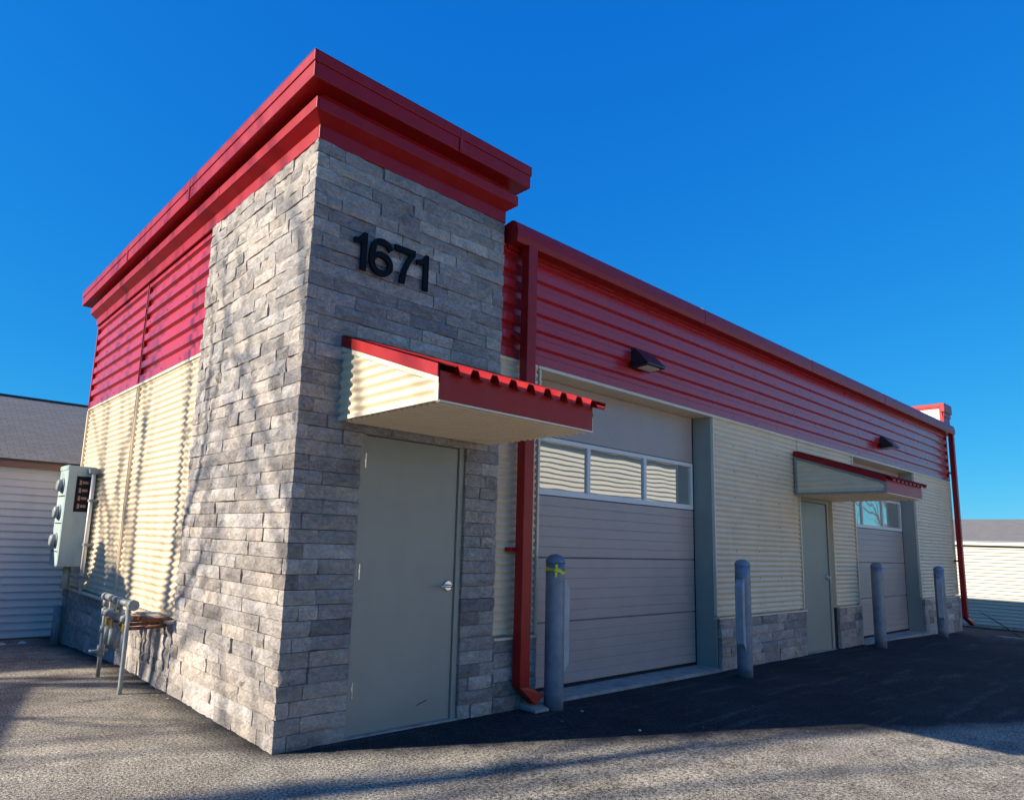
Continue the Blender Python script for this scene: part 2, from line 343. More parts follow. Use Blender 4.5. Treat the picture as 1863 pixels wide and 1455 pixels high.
# ---- stones
def stone(nrm_axis, a0, a1, z0, z1, proud):
    """one split-faced stone; nrm_axis 'y' faces -Y (runs along x), 'x' faces -X (runs along y). returns verts, faces"""
    g = 0.0022; a0 += g; a1 -= g; z0 += g; z1 -= g
    L = a1-a0; nx = 5 if L > 0.2 else 3; nz = 2
    vs = []; fs = []
    ph = rnd.uniform(-1, 1)
    for i in range(nx+1):
        for j in range(nz+1):
            t = i/nx; u = j/nz
            edge = (i in (0, nx)) or (j in (0, nz))
            d = proud + rnd.uniform(-0.006, 0.006) + (rnd.uniform(-0.006, 0.017) if not edge else -rnd.uniform(0.0, 0.005)) + ph*0.005*(t-0.5)
            a = a0 + L*t + (0 if i in (0, nx) else rnd.uniform(-0.16, 0.16)*L/nx)
            z = z0 + (z1-z0)*u + (rnd.uniform(-0.2, 0.2)*(z1-z0)/nz if j == 1 else 0)
            vs.append((a, -d, z))
    for i in range(nx):
        for j in range(nz):
            q = (i*(nz+1)+j, (i+1)*(nz+1)+j, (i+1)*(nz+1)+j+1, i*(nz+1)+j+1)
            if rnd.random() < 0.5: fs += [(q[0], q[1], q[2]), (q[0], q[2], q[3])]
            else: fs += [(q[0], q[1], q[3]), (q[1], q[2], q[3])]
    ring = [i*(nz+1) for i in range(nx+1)] + [nx*(nz+1)+j for j in range(1, nz+1)] + [i*(nz+1)+nz for i in range(nx-1, -1, -1)] + [1]
    k = len(vs); n = len(ring)
    for r_ in ring: x, y, z = vs[r_]; vs.append((x, 0.04, z))
    for i in range(n): fs.append((ring[(i+1) % n], ring[i], k+i, k+(i+1) % n)[::-1])
    if nrm_axis == 'x': vs = [(y, x, z) for x, y, z in vs]; fs = [f[::-1] for f in fs]
    return vs, fs
def corner_stone(lf, ll, z0, z1):
    """L-shaped corner stone: front face length lf, left face length ll"""
    v1, f1 = stone('y', 0.0, lf, z0, z1, 0.006); v2, f2 = stone('x', 0.0, ll, z0, z1, 0.006)
    # pull the shared vertical edge together
    e = rnd.uniform(0.0, 0.011)
    def snap(vs, ax):
        out = []
        for p in vs:
            p = list(p)
            if ax == 'y' and p[0] < 0.004: p[0] = -e; p[1] = min(p[1], -e) if p[1] < 0.02 else p[1]
            if ax == 'x' and p[1] < 0.004: p[1] = -e; p[0] = min(p[0], -e) if p[0] < 0.02 else p[0]
            out.append(tuple(p))
        return out
    v1 = snap(v1, 'y'); v2 = snap(v2, 'x')
    return v1+v2, f1+[tuple(i+len(v1) for i in f) for f in f2]
stones = []   # (verts, faces, centre, area)
def put(vf, c, area): stones.append((vf[0], vf[1], Vector(c), area))
def course(ax, a0, a1, z0, z1, lo=0.16, hi=0.50, jag0=0, jag1=0):
    a = a0 + (rnd.uniform(-jag0, jag0) if jag0 else 0); end = a1 + (rnd.uniform(-jag1, jag1) if jag1 else 0)
    while a < end-1e-4:
        L = rnd.uniform(lo, hi)
        if end-(a+L) < 0.11: L = end-a
        if L > hi+0.1: L = L*0.55
        pr = rnd.choice((0, 0.002, 0.004, 0.007, 0.010)) if rnd.random() < 0.8 else -0.002
        put(stone(ax, a, a+L, z0, z1, pr), (a+L/2, 0, (z0+z1)/2) if ax == 'y' else (0, a+L/2, (z0+z1)/2), L*(z1-z0))
        a += L
NC = 42; ch = HS/NC
zc = [0.0]
for i in range(NC): zc.append(zc[-1]+ch)
zc = [z + (rnd.uniform(-0.006, 0.006) if 0 < i < NC else 0) for i, z in enumerate(zc)]; zc[0] = -0.03; 
for i in range(NC):
    z0, z1 = zc[i], zc[i+1]
    short = i % 2 == 0
    lf = rnd.uniform(0.07, 0.12) if short else rnd.uniform(0.16, 0.24)
    ll = rnd.uniform(0.17, 0.26) if short else rnd.uniform(0.06, 0.11)
    put(corner_stone(lf, ll, z0, z1), (0, 0, (z0+z1)/2), (lf+ll)*(z1-z0))
    if z1 < 2.2:
        if 0.528-lf > 0.36 and rnd.random() < .5:
            mid = rnd.uniform(lf+0.12, 0.4)
            course('y', lf, mid, z0, z1, 0.5, 0.6); course('y', mid, 0.528, z0, z1, 0.5, 0.6)
        else: course('y', lf, 0.528, z0, z1, 0.6, 0.7)
        if rnd.random() < 0.7:
            mid = rnd.uniform(1.64, 1.78); course('y', 1.54, mid, z0, z1, 0.6, .7); course('y', mid, W1, z0, z1, 0.6, .7)
        else: course('y', 1.54, W1, z0, z1, 0.6, 0.7)
    else: course('y', lf, W1, z0, z1, 0.22, 0.60)
    course('x', ll, YL, z0, z1, 0.16, 0.52, jag1=0.012)
# right return of the tower above the wing roof
def base_run(ax, a0, a1, n=5, zb=-0.03):
    zz = [zb]+[HL*(k+1)/n + (rnd.uniform(-.006, .006) if k < n-1 else -0.012) for k in range(n)]
    for k in range(n): course(ax, a0, a1, zz[k], zz[k+1], 0.2, 0.48)
base_run('x', YL+0.005, YE, zb=-0.16)
base_run('y', W1+0.004, X0G-0.03); base_run('y', X1G+0.04, D2L-0.02); base_run('y', D2R+0.09, X2G-0.02); base_run('y', X3G+0.05, XR-0.03, zb=-0.14)
bk = MB().box(0.04, YC+0.03, YL, YE, -0.16, HL-0.015)
for a, b_ in ((W1, X0G-0.035), (X1G+0.045, D2L-0.025), (D2R+0.095, X2G-0.025), (X3G+0.055, XR-0.035)): bk.box(a, b_, 0.04, YC+0.03, -0.16, HL-0.015)
bk.build('base_backing', MORTAR, B)
def shows(s):
    c, area = s[2], s[3]; d = (c-CAM).length
    cosf = abs((c-CAM).normalized().x if c.x < 0.001 else (c-CAM).normalized().y)
    return area*cosf/d/d
stones.sort(key=shows, reverse=True)
def tint_attr(me, vals):
    ca = me.color_attributes.new('tint', 'FLOAT_COLOR', 'CORNER'); buf = []
    for p, t in zip(me.polygons, vals):
        for _ in p.loop_indices: buf += [t[0], t[1], t[2], 1]
    ca.data.foreach_set('color', buf)
rest = MB(); rest_t = []
for k, (vs, fs, c, ar) in enumerate(stones):
    t = (min(1, max(0, rnd.gauss(0.66, 0.15) if c.x < 0.001 and c.y > 0.05 else rnd.gauss(0.51, 0.165))), rnd.random(), rnd.random())  # left-face stones tinted paler, painting sunlight into their colour
    if k < 298:
        me = bpy.data.meshes.new('stone'); me.from_pydata(vs, [], fs); me.materials.append(STONE)
        tint_attr(me, [t]*len(me.polygons))
        o = bpy.data.objects.new('stone', me); col.objects.link(o); o.parent = B
    else:
        rest.add(vs, fs); rest_t += [t]*len(fs)
o = rest.build('stone_veneer', STONE, B); tag(o, kind='stuff')
tint_attr(o.data, rest_t)

# ---- sills on top of the stone base
s = MB(); s.box(-0.035, YC+0.02, YL+0.02, YE+0.06, HL-0.008, HL+0.012)
s.build('base_flashing', TRIM, B)
for a, b_ in ((W1+0.002, X0G-0.01), (X1G+0.0, D2L), (D2R+0.06, X2G), (X3G+0.02, XR)):
    box('base_flashing', TRIM, B, a, b_, -0.012, YC+0.02, HL-0.01, HL+0.008)

# ---- corrugated cladding
def sine_prof(z0, z1, pitch=0.0667, d=0.020):
    n = int(round((z1-z0)/pitch*8)); return [(z0+(z1-z0)*i/n, d*0.5*(1+math.cos(2*math.pi*(z0+(z1-z0)*i/n)/pitch))) for i in range(n+1)]
def trap_prof(z0, z1, pitch=0.164, d=0.032, ph=0.0):
    pr = [(z0, d)]; z = z0+0.085+ph
    while z < z1-0.001:
        for dz, dd in ((0, d), (0.020, 0), (0.070, 0), (0.090, d)):
            if z0 < z+dz < z1: pr.append((z+dz, dd))
        z += pitch
    pr.append((z1, pr[-1][1])); return pr
CR = []
def clad(ax, a, b, z0, z1, kind, plane=YC, seg=None):
    m = MB(); seg = seg or 1
    pr = sine_prof(z0, z1) if kind == 'cream' else trap_prof(z0, z1)
    m.sheet(pr, a, b, ax, plane, -1, seg, smooth=(kind == 'cream'))
    return m.build('cream_cladding' if kind == 'cream' else 'red_cladding', CREAM if kind == 'cream' else REDC, B)
HB = HL+0.03
clad('x', W1-0.01, X0G-0.035, HB, HR-0.03, 'cream'); clad('x', X1G+0.03, D2L-0.03, HB, HR-0.03, 'cream')
clad('x', D2L-0.03, D2R+0.09, 2.24, HR-0.03, 'cream'); clad('x', D2R+0.09, X2G-0.03, HB, HR-0.03, 'cream'); clad('x', X3G+0.03, XR-0.02, HB, HR-0.03, 'cream')
clad('x', W1-0.01, XR-0.02, HR, 4.09, 'red')
clad('y', YL-0.02, YS-0.03, HB, HR, 'cream'); clad('y', YS+0.03, YE-0.02, HB, HR, 'cream')
clad('y', YL-0.02, YS-0.03, HR+0.012, 4.33, 'red'); clad('y', YS+0.03, YE-0.02, HR+0.012, 4.33, 'red')
# trims
def trim(m, x0, x1, y0, y1, z0, z1, name='trim'): return box(name, m, B, x0, x1, y0, y1, z0, z1, 0.003)
trim(TRIM, X0G-0.04, XR, YC-0.034, YC+0.03, HR-0.034, HR-0.002)                 # long header strip
trim(TRIM, W1, X0G-0.043, YC-0.030, YC+0.03, HR-0.034, HR-0.002)
trim(TRIM, YC-0.034, YC+0.02, YL, YE, HR-0.02, HR+0.010)                       # left wall break
for zz0, zz1, mm in ((HB, HR-0.02, TRIM), (HR+0.012, 4.34, RED)):
    trim(mm, YC-0.036, YC+0.02, YS-0.036, YS-0.022, zz0, zz1, 'seam_trim'); trim(mm, YC-0.036, YC+0.02, YS+0.022, YS+0.036, zz0, zz1, 'seam_trim')
    trim(mm, YC-0.002, YC+0.02, YS-0.021, YS+0.021, zz0, zz1, 'seam_trim')
    trim(mm, YC-0.038, YC+0.02, YE-0.02, YE+0.02, zz0, zz1, 'corner_trim')
for x in (X0G-0.012, X1G+0.012, D2L-0.012, X2G-0.012, X3G+0.012):
    trim(TRIM, x-0.012, x+0.012, YC-0.032, YC+0.04, HB if x > 3 else HL, HR-0.036, 'corner_trim')
trim(TRIM, D2R+0.066, D2R+0.088, YC-0.032, YC+0.04, HB, 2.2, 'corner_trim')
trim(TRIM, W1+0.002, W1+0.016, YC-0.030, YC+0.04, HB, HR-0.036, 'corner_trim')
trim(RED, XR-0.02, XR+0.02, YC-0.036, YC+0.05, HR, 4.1, 'corner_trim'); trim(TRIM, XR-0.02, XR+0.02, YC-0.036, YC+0.05, HB, HR-0.036, 'corner_trim')
# screws on the cladding
scr = MB()
for x in [2.2]+[6.1+0.61*k for k in range(16)]:
    for k in range(3):
        z = HR+0.045+k*0.328
        scr.box(x-0.004, x+0.004, YC-0.038, YC-0.03, z-0.004, z+0.004)
    if 5.7 < x < 7.9 or x > 13.4:
        for k in range(7):
            z = 0.70+k*0.333; scr.box(x-0.004, x+0.004, YC-0.024, YC-0.016, z-0.004, z+0.004)
for y in (2.7, 3.3, 3.9, 4.6, 5.2, 5.8):
    for k in range(2):
        z = HR+0.055+k*0.656; scr.box(YC-0.037, YC-0.03, y-0.005, y+0.005, z-0.005, z+0.005)
o = scr.build('cladding_screws', MATS['dark_gap'], B); tag(o, kind='stuff')

# ---- cornice of the tower (stepped crown), runs round the front, left and right
def ring(o_, z0, z1, yend, name, bevel=0.004, xe=None):
    xe = W1+o_ if xe is None else xe
    m = MB(); t = 0.02
    m.box(-o_, -o_+t, -o_, yend, z0, z1)                          # left fascia
    m.box(-o_+t, xe, -o_, -o_+t, z0, z1)                          # front fascia
    m.box(xe-t, xe, -o_+t, 1.2, z0, z1)                           # right fascia
    return m.build(name, RED, B, bevel)
ring(0.006, HS, 4.372, YE+0.03, 'cornice_fascia')
ring(0.084, 4.432, 4.525, YE+0.10, 'cornice_fascia')
ring(0.160, 4.605, 4.725, YE+0.36, 'cornice_fascia')
ring(0.169, 4.725, 4.808, YE+0.36, 'cornice_fascia')
def soffit(oi, zi, oo, zo, yend):
    """sloping soffit between an inner line (oi,zi) and an outer line (oo,zo)"""
    m = MB()
    A = [(-oi, yend, zi), (-oi, -oi, zi), (W1+oi, -oi, zi), (W1+oi, 1.2, zi)]
    C = [(-oo, yend, zo), (-oo, -oo, zo), (W1+oo, -oo, zo), (W1+oo, 1.2, zo)]
    m.add(A+C, [(0, 1, 5, 4), (1, 2, 6, 5), (2, 3, 7, 6)]); m.build('cornice_soffit', RED, B)
soffit(0.004, 4.373, 0.082, 4.434, YE+0.10); soffit(0.0, 4.607, 0.158, 4.607, YE+0.36)
m = MB()
m.box(-0.169, W1+0.169, -0.169, 1.2, 4.809, 4.813); m.box(-0.169, 0.8, 1.2, YE+0.36, 4.809, 4.813)
m.build('cornice_cap', RED, B)
ring(0.02, 4.436, 4.606, YE+0.05, 'cornice_recess')
core2 = MB().box(0.03, W1-0.03, 0.03, 1.19, 4.3, 4.80).box(0.03, 0.5, 1.19, YE, 4.3, 4.80); core2.build('parapet_core', RED, B)
box('cornice_end', RED, B, -0.156, 0.5, YE+0.332, YE+0.336, 4.61, 4.80)
for y in (2.35, 4.5):
    box('cornice_joint', RED, B, -0.1715, -0.168, y, y+0.035, 4.612, 4.807); box('cornice_joint', RED, B, -0.0868, -0.083, y-0.6, y-0.57, 4.436, 4.522)
box('cornice_joint', RED, B, 1.20, 1.235, -0.1715, -0.168, 4.612, 4.807)
# veneer return on the tower's right side above the wing
box('tower_return', MORTAR, B, W1-0.001, W1+0.004, 0.05, 1.2, 4.12, HS)

# ---- parapet cap / eave box of the wing
gp = [(-0.105, 4.075), (-0.118, 4.13), (-0.116, 4.20), (-0.095, 4.265), (-0.060, 4.292), (-0.03, 4.300), (0.16, 4.265), (0.18, 4.235), (0.18, 4.12), (0.06, 4.075)]
m = MB().prism(gp, W1+0.055, XR+0.16, 'x'); m.build('eave_box', RED, B, 0.004)
for x in (5.2, 8.3, 11.4, 14.5):
    mm = MB().prism([(y-0.003 if y < 0 else y, z) for y, z in gp[:7]], x, x+0.05, 'x'); mm.build('eave_joint', RED, B)
box('eave_flashing', RED, B, W1+0.055, XR, 0.0, 0.06, 4.04, 4.076)
# small end tower parapet seen over the far roof end
px0, px1, py0 = 15.66, 16.12, 0.04
m = MB()
m.box(px0, px1, py0, py0+0.02, 4.2, 4.60); m.box(px0, px0+0.02, py0+0.02, py0+0.08, 4.2, 4.72); m.box(px0, px0+0.02, py0+0.08, 2.0, 4.68, 4.72)
m.box(px0-0.03, px1+0.10, py0-0.03, py0+0.05, 4.60, 4.80); m.box(px0-0.01, px0+0.04, py0+0.05, 2.0, 4.72, 4.80); m.box(px0, px1+0.05, py0-0.012, py0+0.02, 4.50, 4.60)
m.box(px0, px1, py0+0.02, 2.0, 4.10, 4.2)
m.build('end_parapet', RED, B, 0.003)
box('end_parapet_panel', WHITE, B, px0+0.01, px0+0.03, py0+0.08, 1.98, 4.2, 4.68)

# ---- downspouts
def downspout(x0, x1, yf, ytop, zt, zb, kick):
    m = MB(); yb = yf+0.095
    m.box(x0, x1, yf, yb, zb, zt)
    zk = zb
    # kick-out elbow towards +x and outwards
    a = [(x0, yf, zk), (x1, yf, zk), (x1, yb, zk), (x0, yb, zk)]
    dx, dy, dz = kick
    b_ = [(x0+dx, yf-dy, zk-dz-0.02), (x1+dx, yf-dy, zk-dz+0.05), (x1+dx, yb-dy, zk-dz+0.05), (x0+dx, yb-dy, zk-dz-0.02)]
    m.add(a+b_, [(0, 1, 5, 4), (1, 2, 6, 5), (2, 3, 7, 6), (3, 0, 4, 7), (4, 5, 6, 7)])
    d = m.build('downspout', RED, B, 0.006)
    MB().box(x0-0.06, x1+0.004, yb-0.004, YC-0.02, 1.30, 1.335).build('strap', RED, d)
    MB().box(x0-0.06, x1+0.004, yb-0.004, YC-0.02, 3.2, 3.235).build('strap', RED, d)
downspout(2.105, 2.222, -0.125, 0, 4.08, 0.19, (0.17, 0.02, 0.13))
downspout(XR-0.02, XR+0.09, -0.11, 0, 4.08, 0.12, (0.30, 0.06, 0.14))
# concrete splash block at its foot
m = MB().prism([(-0.20, -0.01), (0.02, -0.01), (0.02, 0.05), (-0.20, 0.015)], 2.22, 2.39, 'x'); o = m.build('splash_block', CONC, None, 0.008)
tag(o, 'pale concrete splash block under the nearer red downspout', 'splash block')

# ---- personnel doors
def man_door(xl, xr, yf, zt, label, plain=True, zb=0.0):
    """leaf between xl..xr; frame 5 cm around"""
    d = box('entry_door', SAGE, B, xl, xr, yf+0.012, yf+0.055, zb+0.008, zt, 0.003, label)
    fr = MB(); t = 0.055
    fr.box(xl-t, xl-0.004, yf-0.006, yf+0.12, zb, zt+0.005); fr.box(xr+0.004, xr+t, yf-0.006, yf+0.12, zb, zt+0.005); fr.box(xl-t, xr+t, yf-0.006, yf+0.12, zt+0.0051, zt+0.062)
    fr.build('frame', SAGE, d, 0.003)
    MB().box(xl-0.004, xr+0.004, yf+0.056, yf+0.10, zb, zt+0.004).build('stop', DARK, d)
    for z in (0.31, 1.13, 1.94):
        h = MB(); h.tube([(xl-0.003, yf+0.004, z-0.057), (xl-0.003, yf+0.004, z+0.057)], 0.008, 8); h.box(xl-0.02, xl+0.014, yf+0.006, yf+0.014, z-0.055, z+0.055)
        h.build('hinge', STEEL, d)
    hx = xr-0.065; hz = 1.02
    MB().tube([(hx, yf+0.014, hz), (hx, yf+0.004, hz), (hx, yf-0.006, hz)], [0.043, 0.043, 0.036], 24).build('rose', STEEL, d)
    MB().tube([(hx, yf-0.004, hz), (hx, yf-0.045, hz), (hx-0.008, yf-0.058, hz), (hx-0.03, yf-0.06, hz), (hx-0.12, yf-0.058, hz)], [0.013, 0.011, 0.011, 0.0105, 0.010], 12).build('handle', STEEL, d)
    return d
d1 = man_door(0.578, 1.484, 0.030, 2.128, 'grey-green steel door beside the stone corner, scuffed at its foot')
MB().add([(1.15, 0.0415, 0.135), (1.27, 0.0415, 0.168), (1.255, 0.0415, 0.172), (1.18, 0.0415, 0.150)], [(0, 1, 2, 3)]).build('scuff_mark', DARK, d1)
box('door_header_trim', TRIM, B, 0.50, 1.56, 0.005, 0.05, 2.19, 2.212)
man_door(8.05, 8.985, 0.060, 2.12, 'grey-green steel door between the two garage doors', zb=-0.03)
box('door_header_trim', TRIM, B, D2L-0.02, D2R+0.08, 0.02, 0.06, 2.183, 2.2)
# jamb trims for the pedestrian door recess
box('threshold', CONC, B, 0.52, 1.54, 0.0, 0.12, -0.02, 0.007); box('threshold', CONC, B, 8.0, 9.04, 0.02, 0.16, -0.06, -0.024)

# ---- overhead (garage) doors
def panel_prof(z0, z1, ngroove, y):
    pr = [(y+0.012, z0+0.002), (y, z0+0.010)]; n = ngroove
    for k in range(1, n+1):
        z = z0+(z1-z0)*k/(n+1); pr += [(y, z-0.007), (y+0.004, z-0.002), (y+0.004, z+0.002), (y, z+0.007)]
    pr += [(y, z1-0.010), (y+0.012, z1-0.002)]
    return pr
def garage(xa, xb, zb, label):
    y = YC+0.215; xr = xb-0.075
    d = box('garage_door', DARK, B, xa, xr+0.03, y+0.045, y+0.06, zb+0.0, 3.0, 0, label)
    zs = [0.045, 0.635, 1.245, 1.845]
    for k in range(3):
        z0, z1 = zs[k]+zb*(k == 0), zs[k+1]
        pr = panel_prof(z0, z1, 5, y); poly = pr+[(y+0.04, z1-0.002), (y+0.04, z0+0.002)]
        MB().prism(poly, xa, xr, 'x').build('panel', PANELG, d)
    pr = panel_prof(2.425, 3.0, 0, y); MB().prism(pr+[(y+0.04, 2.998), (y+0.04, 2.427)], xa, xr, 'x').build('panel', PANELG, d)
    # glazed section
    fr = MB(); z0, z1 = 1.849, 2.421
    n = 3; wI = (xr-xa)/n; mt = 0.05
    fr.box(xa, xr, y-0.004, y+0.035, z0, z0+0.058); fr.box(xa, xr, y-0.004, y+0.035, z1-0.045, z1)
    for k in range(n+1):
        xm = xa+wI*k; a = xm-mt/2 if 0 < k < n else (xa if k == 0 else xr-0.04); b_ = xm+mt/2 if 0 < k < n else (xa+0.012 if k == 0 else xr)
        fr.box(a, b_, y-0.004, y+0.035, z0+0.058, z1-0.045)
    f = fr.build('window_frame', WHITE, d, 0.003)
    for k in range(n):
        MB().box(xa+wI*k+0.004, xa+wI*(k+1)-0.004, y+0.018, y+0.024, z0+0.05, z1-0.04).build('window_pane', GLASS, f)
    MB().box(xa, xr, y+0.004, y+0.03, zb+0.018, zb+0.044).build('bottom_seal', DARK, d)
    # track gap, reveals, header
    MB().box(xr, xr+0.03, y+0.002, y+0.04, zb, 3.0).build('track_gap', DARK, d)
    jm = MB(); jm.add([(xr+0.03, y+0.03, zb-0.02), (xb+0.004, YC-0.016, zb-0.02), (xb+0.004, YC-0.016, 2.995), (xr+0.03, y+0.03, 2.995), (xb+0.03, y+0.03, zb-0.02), (xb+0.03, YC-0.016, zb-0.02), (xb+0.03, YC-0.016, 2.995), (xb+0.03, y+0.03, 2.995)],
           [(0, 1, 2, 3), (1, 5, 6, 2), (5, 4, 7, 6), (0, 4, 5, 1), (3, 2, 6, 7)]); jm.build('jamb', SAGE, B)
    box('jamb', SAGE, B, xa-0.02, xa-0.002, YC-0.01, y+0.03, zb-0.02, 2.995)
    box('header', TRIM, B, xa, xb, YC-0.01, y+0.04, 2.998, 3.02)
    box('apron_strip', CONC, B, xa-0.02, xb+0.02, YC-0.085, y+0.06, zb-0.06, zb+0.016, 0.006)
garage(X0G, X1G, 0.0, 'taupe overhead garage door with three panes, nearer the stone tower')
garage(X2G, X3G, -0.04, 'taupe overhead garage door with three panes, at the far end')

# ---- entrance canopies
def canopy(xl, xr, label, wall_y):
    D, ZB, ZF, ZW = 1.15, 2.20, 2.345, 2.755
    c = box('canopy', TRIM, B, xl+0.02, xr-0.02, -D+0.03, wall_y, ZB, ZB+0.012, 0, label)
    # ribbed soffit
    rb = MB(); y = -D+0.04
    while y < wall_y-0.05:
        rb.prism([(y, ZB-0.0005), (y+0.010, ZB-0.020), (y+0.030, ZB-0.020), (y+0.040, ZB-0.0005)], xl+0.02, xr-0.02, 'x'); y += 0.0667
    rb.build('soffit_ribs', CREAM, c)
    # side cheeks with horizontal corrugation clipped to the wedge
    for side, x in ((-1, xl+0.012), (1, xr-0.012)):
        m = MB(); pitch = 0.0667; n = int((ZW-ZB)/pitch*8)
        rows = []
        for i in range(n+1):
            z = ZB+0.012+(ZW-0.05-ZB-0.012)*i/n
            dpt = 0.009*(1+math.cos(2*math.pi*z/pitch))
            yf = -D+0.02 if z <= ZF-0.03 else -D+0.02+(z-(ZF-0.03))/(ZW-ZF)*(D+wall_y-0.02)
            rows.append((z, dpt, min(yf, wall_y-0.01)))
        k = 0
        for z, dpt, yf in rows: m.v += [(x+side*dpt, yf, z), (x+side*dpt, wall_y, z)]
        for i in range(n): m.f.append((2*i, 2*i+1, 2*i+3, 2*i+2)); m.sm.append(True)
        m.build('cheek', CREAM, c)
        xo0, xo1 = (x-0.016, x+0.004) if side < 0 else (x-0.004, x+0.016)
        e = MB()
        e.box(xo0, xo1, -D, -D+0.03, ZB-0.01, ZF-0.012)
        e.box(xo0-0.002, xo1, -D+0.03, wall_y, ZB-0.008, ZB+0.022)
        th = 0.035
        e.add([(xx, yy, zz+dz) for xx in (xo0-0.002, xo1) for yy, zz in ((-D+0.0, ZF-0.012), (wall_y, ZW-0.012)) for dz in (-th, 0)],
              [(0, 2, 3, 1), (4, 5, 7, 6), (0, 1, 5, 4), (2, 6, 7, 3), (1, 3, 7, 5), (0, 4, 6, 2)])
        if xl > 5: e.box(xo0-0.003, xo1, wall_y-0.035, wall_y-0.001, ZB+0.022, ZW-0.05)
        e.build('edge_trim', TRIM if xl < 5 else SAGE, c)
    box('fascia', RED, c, xl+0.003, xr-0.003, -D-0.002, -D+0.018, ZB-0.004, ZF+0.030, 0.003)
    MB().box(xl+0.003, xr-0.003, -D-0.006, -D+0.02, ZB-0.016, ZB-0.0045).build('fascia_drip', TRIM, c)
    # ribbed roof sheet running down the slope
    sl_ = (ZW-ZF)/(D+wall_y); ye = -D-0.05
    def zt(y): return ZF+0.002+(y+D)*sl_
    pr = []; x = xl+0.10; pr.append((xl-0.012, 0.028)); pr.append((xl+0.085, 0.028))
    while x < xr-0.02:
        pr += [(x, 0.028), (x+0.022, 0.0), (x+0.062, 0.0), (x+0.084, 0.028)] if False else [(x, 0.036), (x+0.020, 0.0), (x+0.100, 0.0), (x+0.120, 0.036)]; x += 0.164
    pr.append((xr+0.02, 0.034))
    m = MB(); n = len(pr)
    for yy in (ye, wall_y):
        for xx, h in pr: m.v.append((xx, yy, zt(yy)+h+0.046))
    for yy in (ye, wall_y):
        for xx, h in pr: m.v.append((xx, yy, zt(yy)+h+(0.026 if h < 0.01 else 0.040)))
    for i in range(n-1):
        m.f += [(i, i+1, n+i+1, n+i), (2*n+i, 3*n+i, 3*n+i+1, 2*n+i+1), (i, 2*n+i, 2*n+i+1, i+1)]; m.sm += [False]*3
    m.build('roof_sheet', RED, c)
    e = MB(); x0_, x1_ = xl-0.014, xl-0.004
    e.add([(xx, yy, zt(yy)+dz) for xx in (x0_, x1_) for yy in (ye+0.05, wall_y) for dz in (-0.012, 0.066)], [(0, 2, 3, 1), (4, 5, 7, 6), (0, 1, 5, 4), (2, 6, 7, 3), (1, 3, 7, 5), (0, 4, 6, 2)])
    e.build('rake_trim', RED, c)
    box('wall_flashing', RED, c, xl, xr, wall_y-0.02, wall_y, ZW+0.03, ZW+0.07)
    return c
canopy(0.31, 1.75, 'cream and red sloped canopy over the nearer door', 0.0)
canopy(7.84, 9.30, 'pale sloped canopy over the farther door, on the shaded wall', YC-0.03)

# ---- house number (separate metal numerals)
N = thing('house_number', (0.68, -0.03, 3.35), 'black metal numerals 1671 fixed high on the stone tower', 'house number')
def stroke(pts, wd, y0=-0.045, y1=-0.025):
    """ribbon of width wd along polyline pts (x,z), thickness y0..y1"""
    m = MB(); n = len(pts); L_, R_ = [], []
    for i, p in enumerate(pts):
        a = Vector(pts[max(i-1, 0)]); b_ = Vector(pts[min(i+1, n-1)]); d = (b_-a).normalized(); nn = Vector((-d.y, d.x))
        P = Vector(p); L_.append(P+nn*wd/2); R_.append(P-nn*wd/2)
    for i in range(n-1):
        m.prism([tuple(L_[i]), tuple(L_[i+1]), tuple(R_[i+1]), tuple(R_[i])], y0, y1, 'y')
    return m
def arc(cx, cz, rx, rz, a0, a1, n):
    return [(cx+rx*math.cos(R(a0+(a1-a0)*i/n)), cz+rz*math.sin(R(a0+(a1-a0)*i/n))) for i in range(n+1)]
Z0, Z1 = 3.35, 3.652; S = 0.052
def one(x0, x1):
    m = MB()
    m.prism([(x1-S, Z0), (x1, Z0), (x1, Z1), (x1-0.036, Z1), (x1-0.060, Z1-0.036), (x0+0.03, Z1-0.056), (x0, Z1-0.062), (x0, Z1-0.105), (x1-S, Z1-0.088)], -0.045, -0.025, 'y')
    return m
one(0.325, 0.441).build('numeral', LEATHER, N, 0.003)
cx6 = 0.573; rx = 0.084
m6 = stroke(arc(cx6, Z0+0.098, rx, 0.074, 0, 360, 28), 0.048, -0.0455, -0.025)
m6b = stroke([(cx6+rx+0.001, Z1-0.076)]+arc(cx6+0.004, Z1-0.089, 0.080, 0.064, 15, 180, 12)+[(cx6-rx-0.003, Z0+0.155), (cx6-rx, Z0+0.10)], 0.048, -0.045, -0.0245)
m6.add(m6b.v, m6b.f); m6.build('numeral', LEATHER, N)
MB().prism([(0.690, Z1), (0.690, Z1-0.050), (0.838, Z1-0.050), (0.800, Z1-0.11), (0.765, Z1-0.19), (0.742, Z0), (0.797, Z0), (0.815, Z1-0.19), (0.850, Z1-0.11), (0.893, Z1-0.045), (0.893, Z1)], -0.045, -0.025, 'y').build('numeral', LEATHER, N, 0.003)
one(0.905, 1.028).build('numeral', LEATHER, N, 0.003)
sf = MB()
for x, z in ((0.415, 3.42), (0.415, 3.58), (0.50, 3.45), (0.647, 3.45), (0.575, 3.635), (0.79, 3.63), (0.775, 3.42), (1.0, 3.42), (1.0, 3.58)):
    sf.tube([(x, -0.026, z), (x, 0.03, z)], 0.005, 6)
sf.build('standoffs', LEATHER, N)

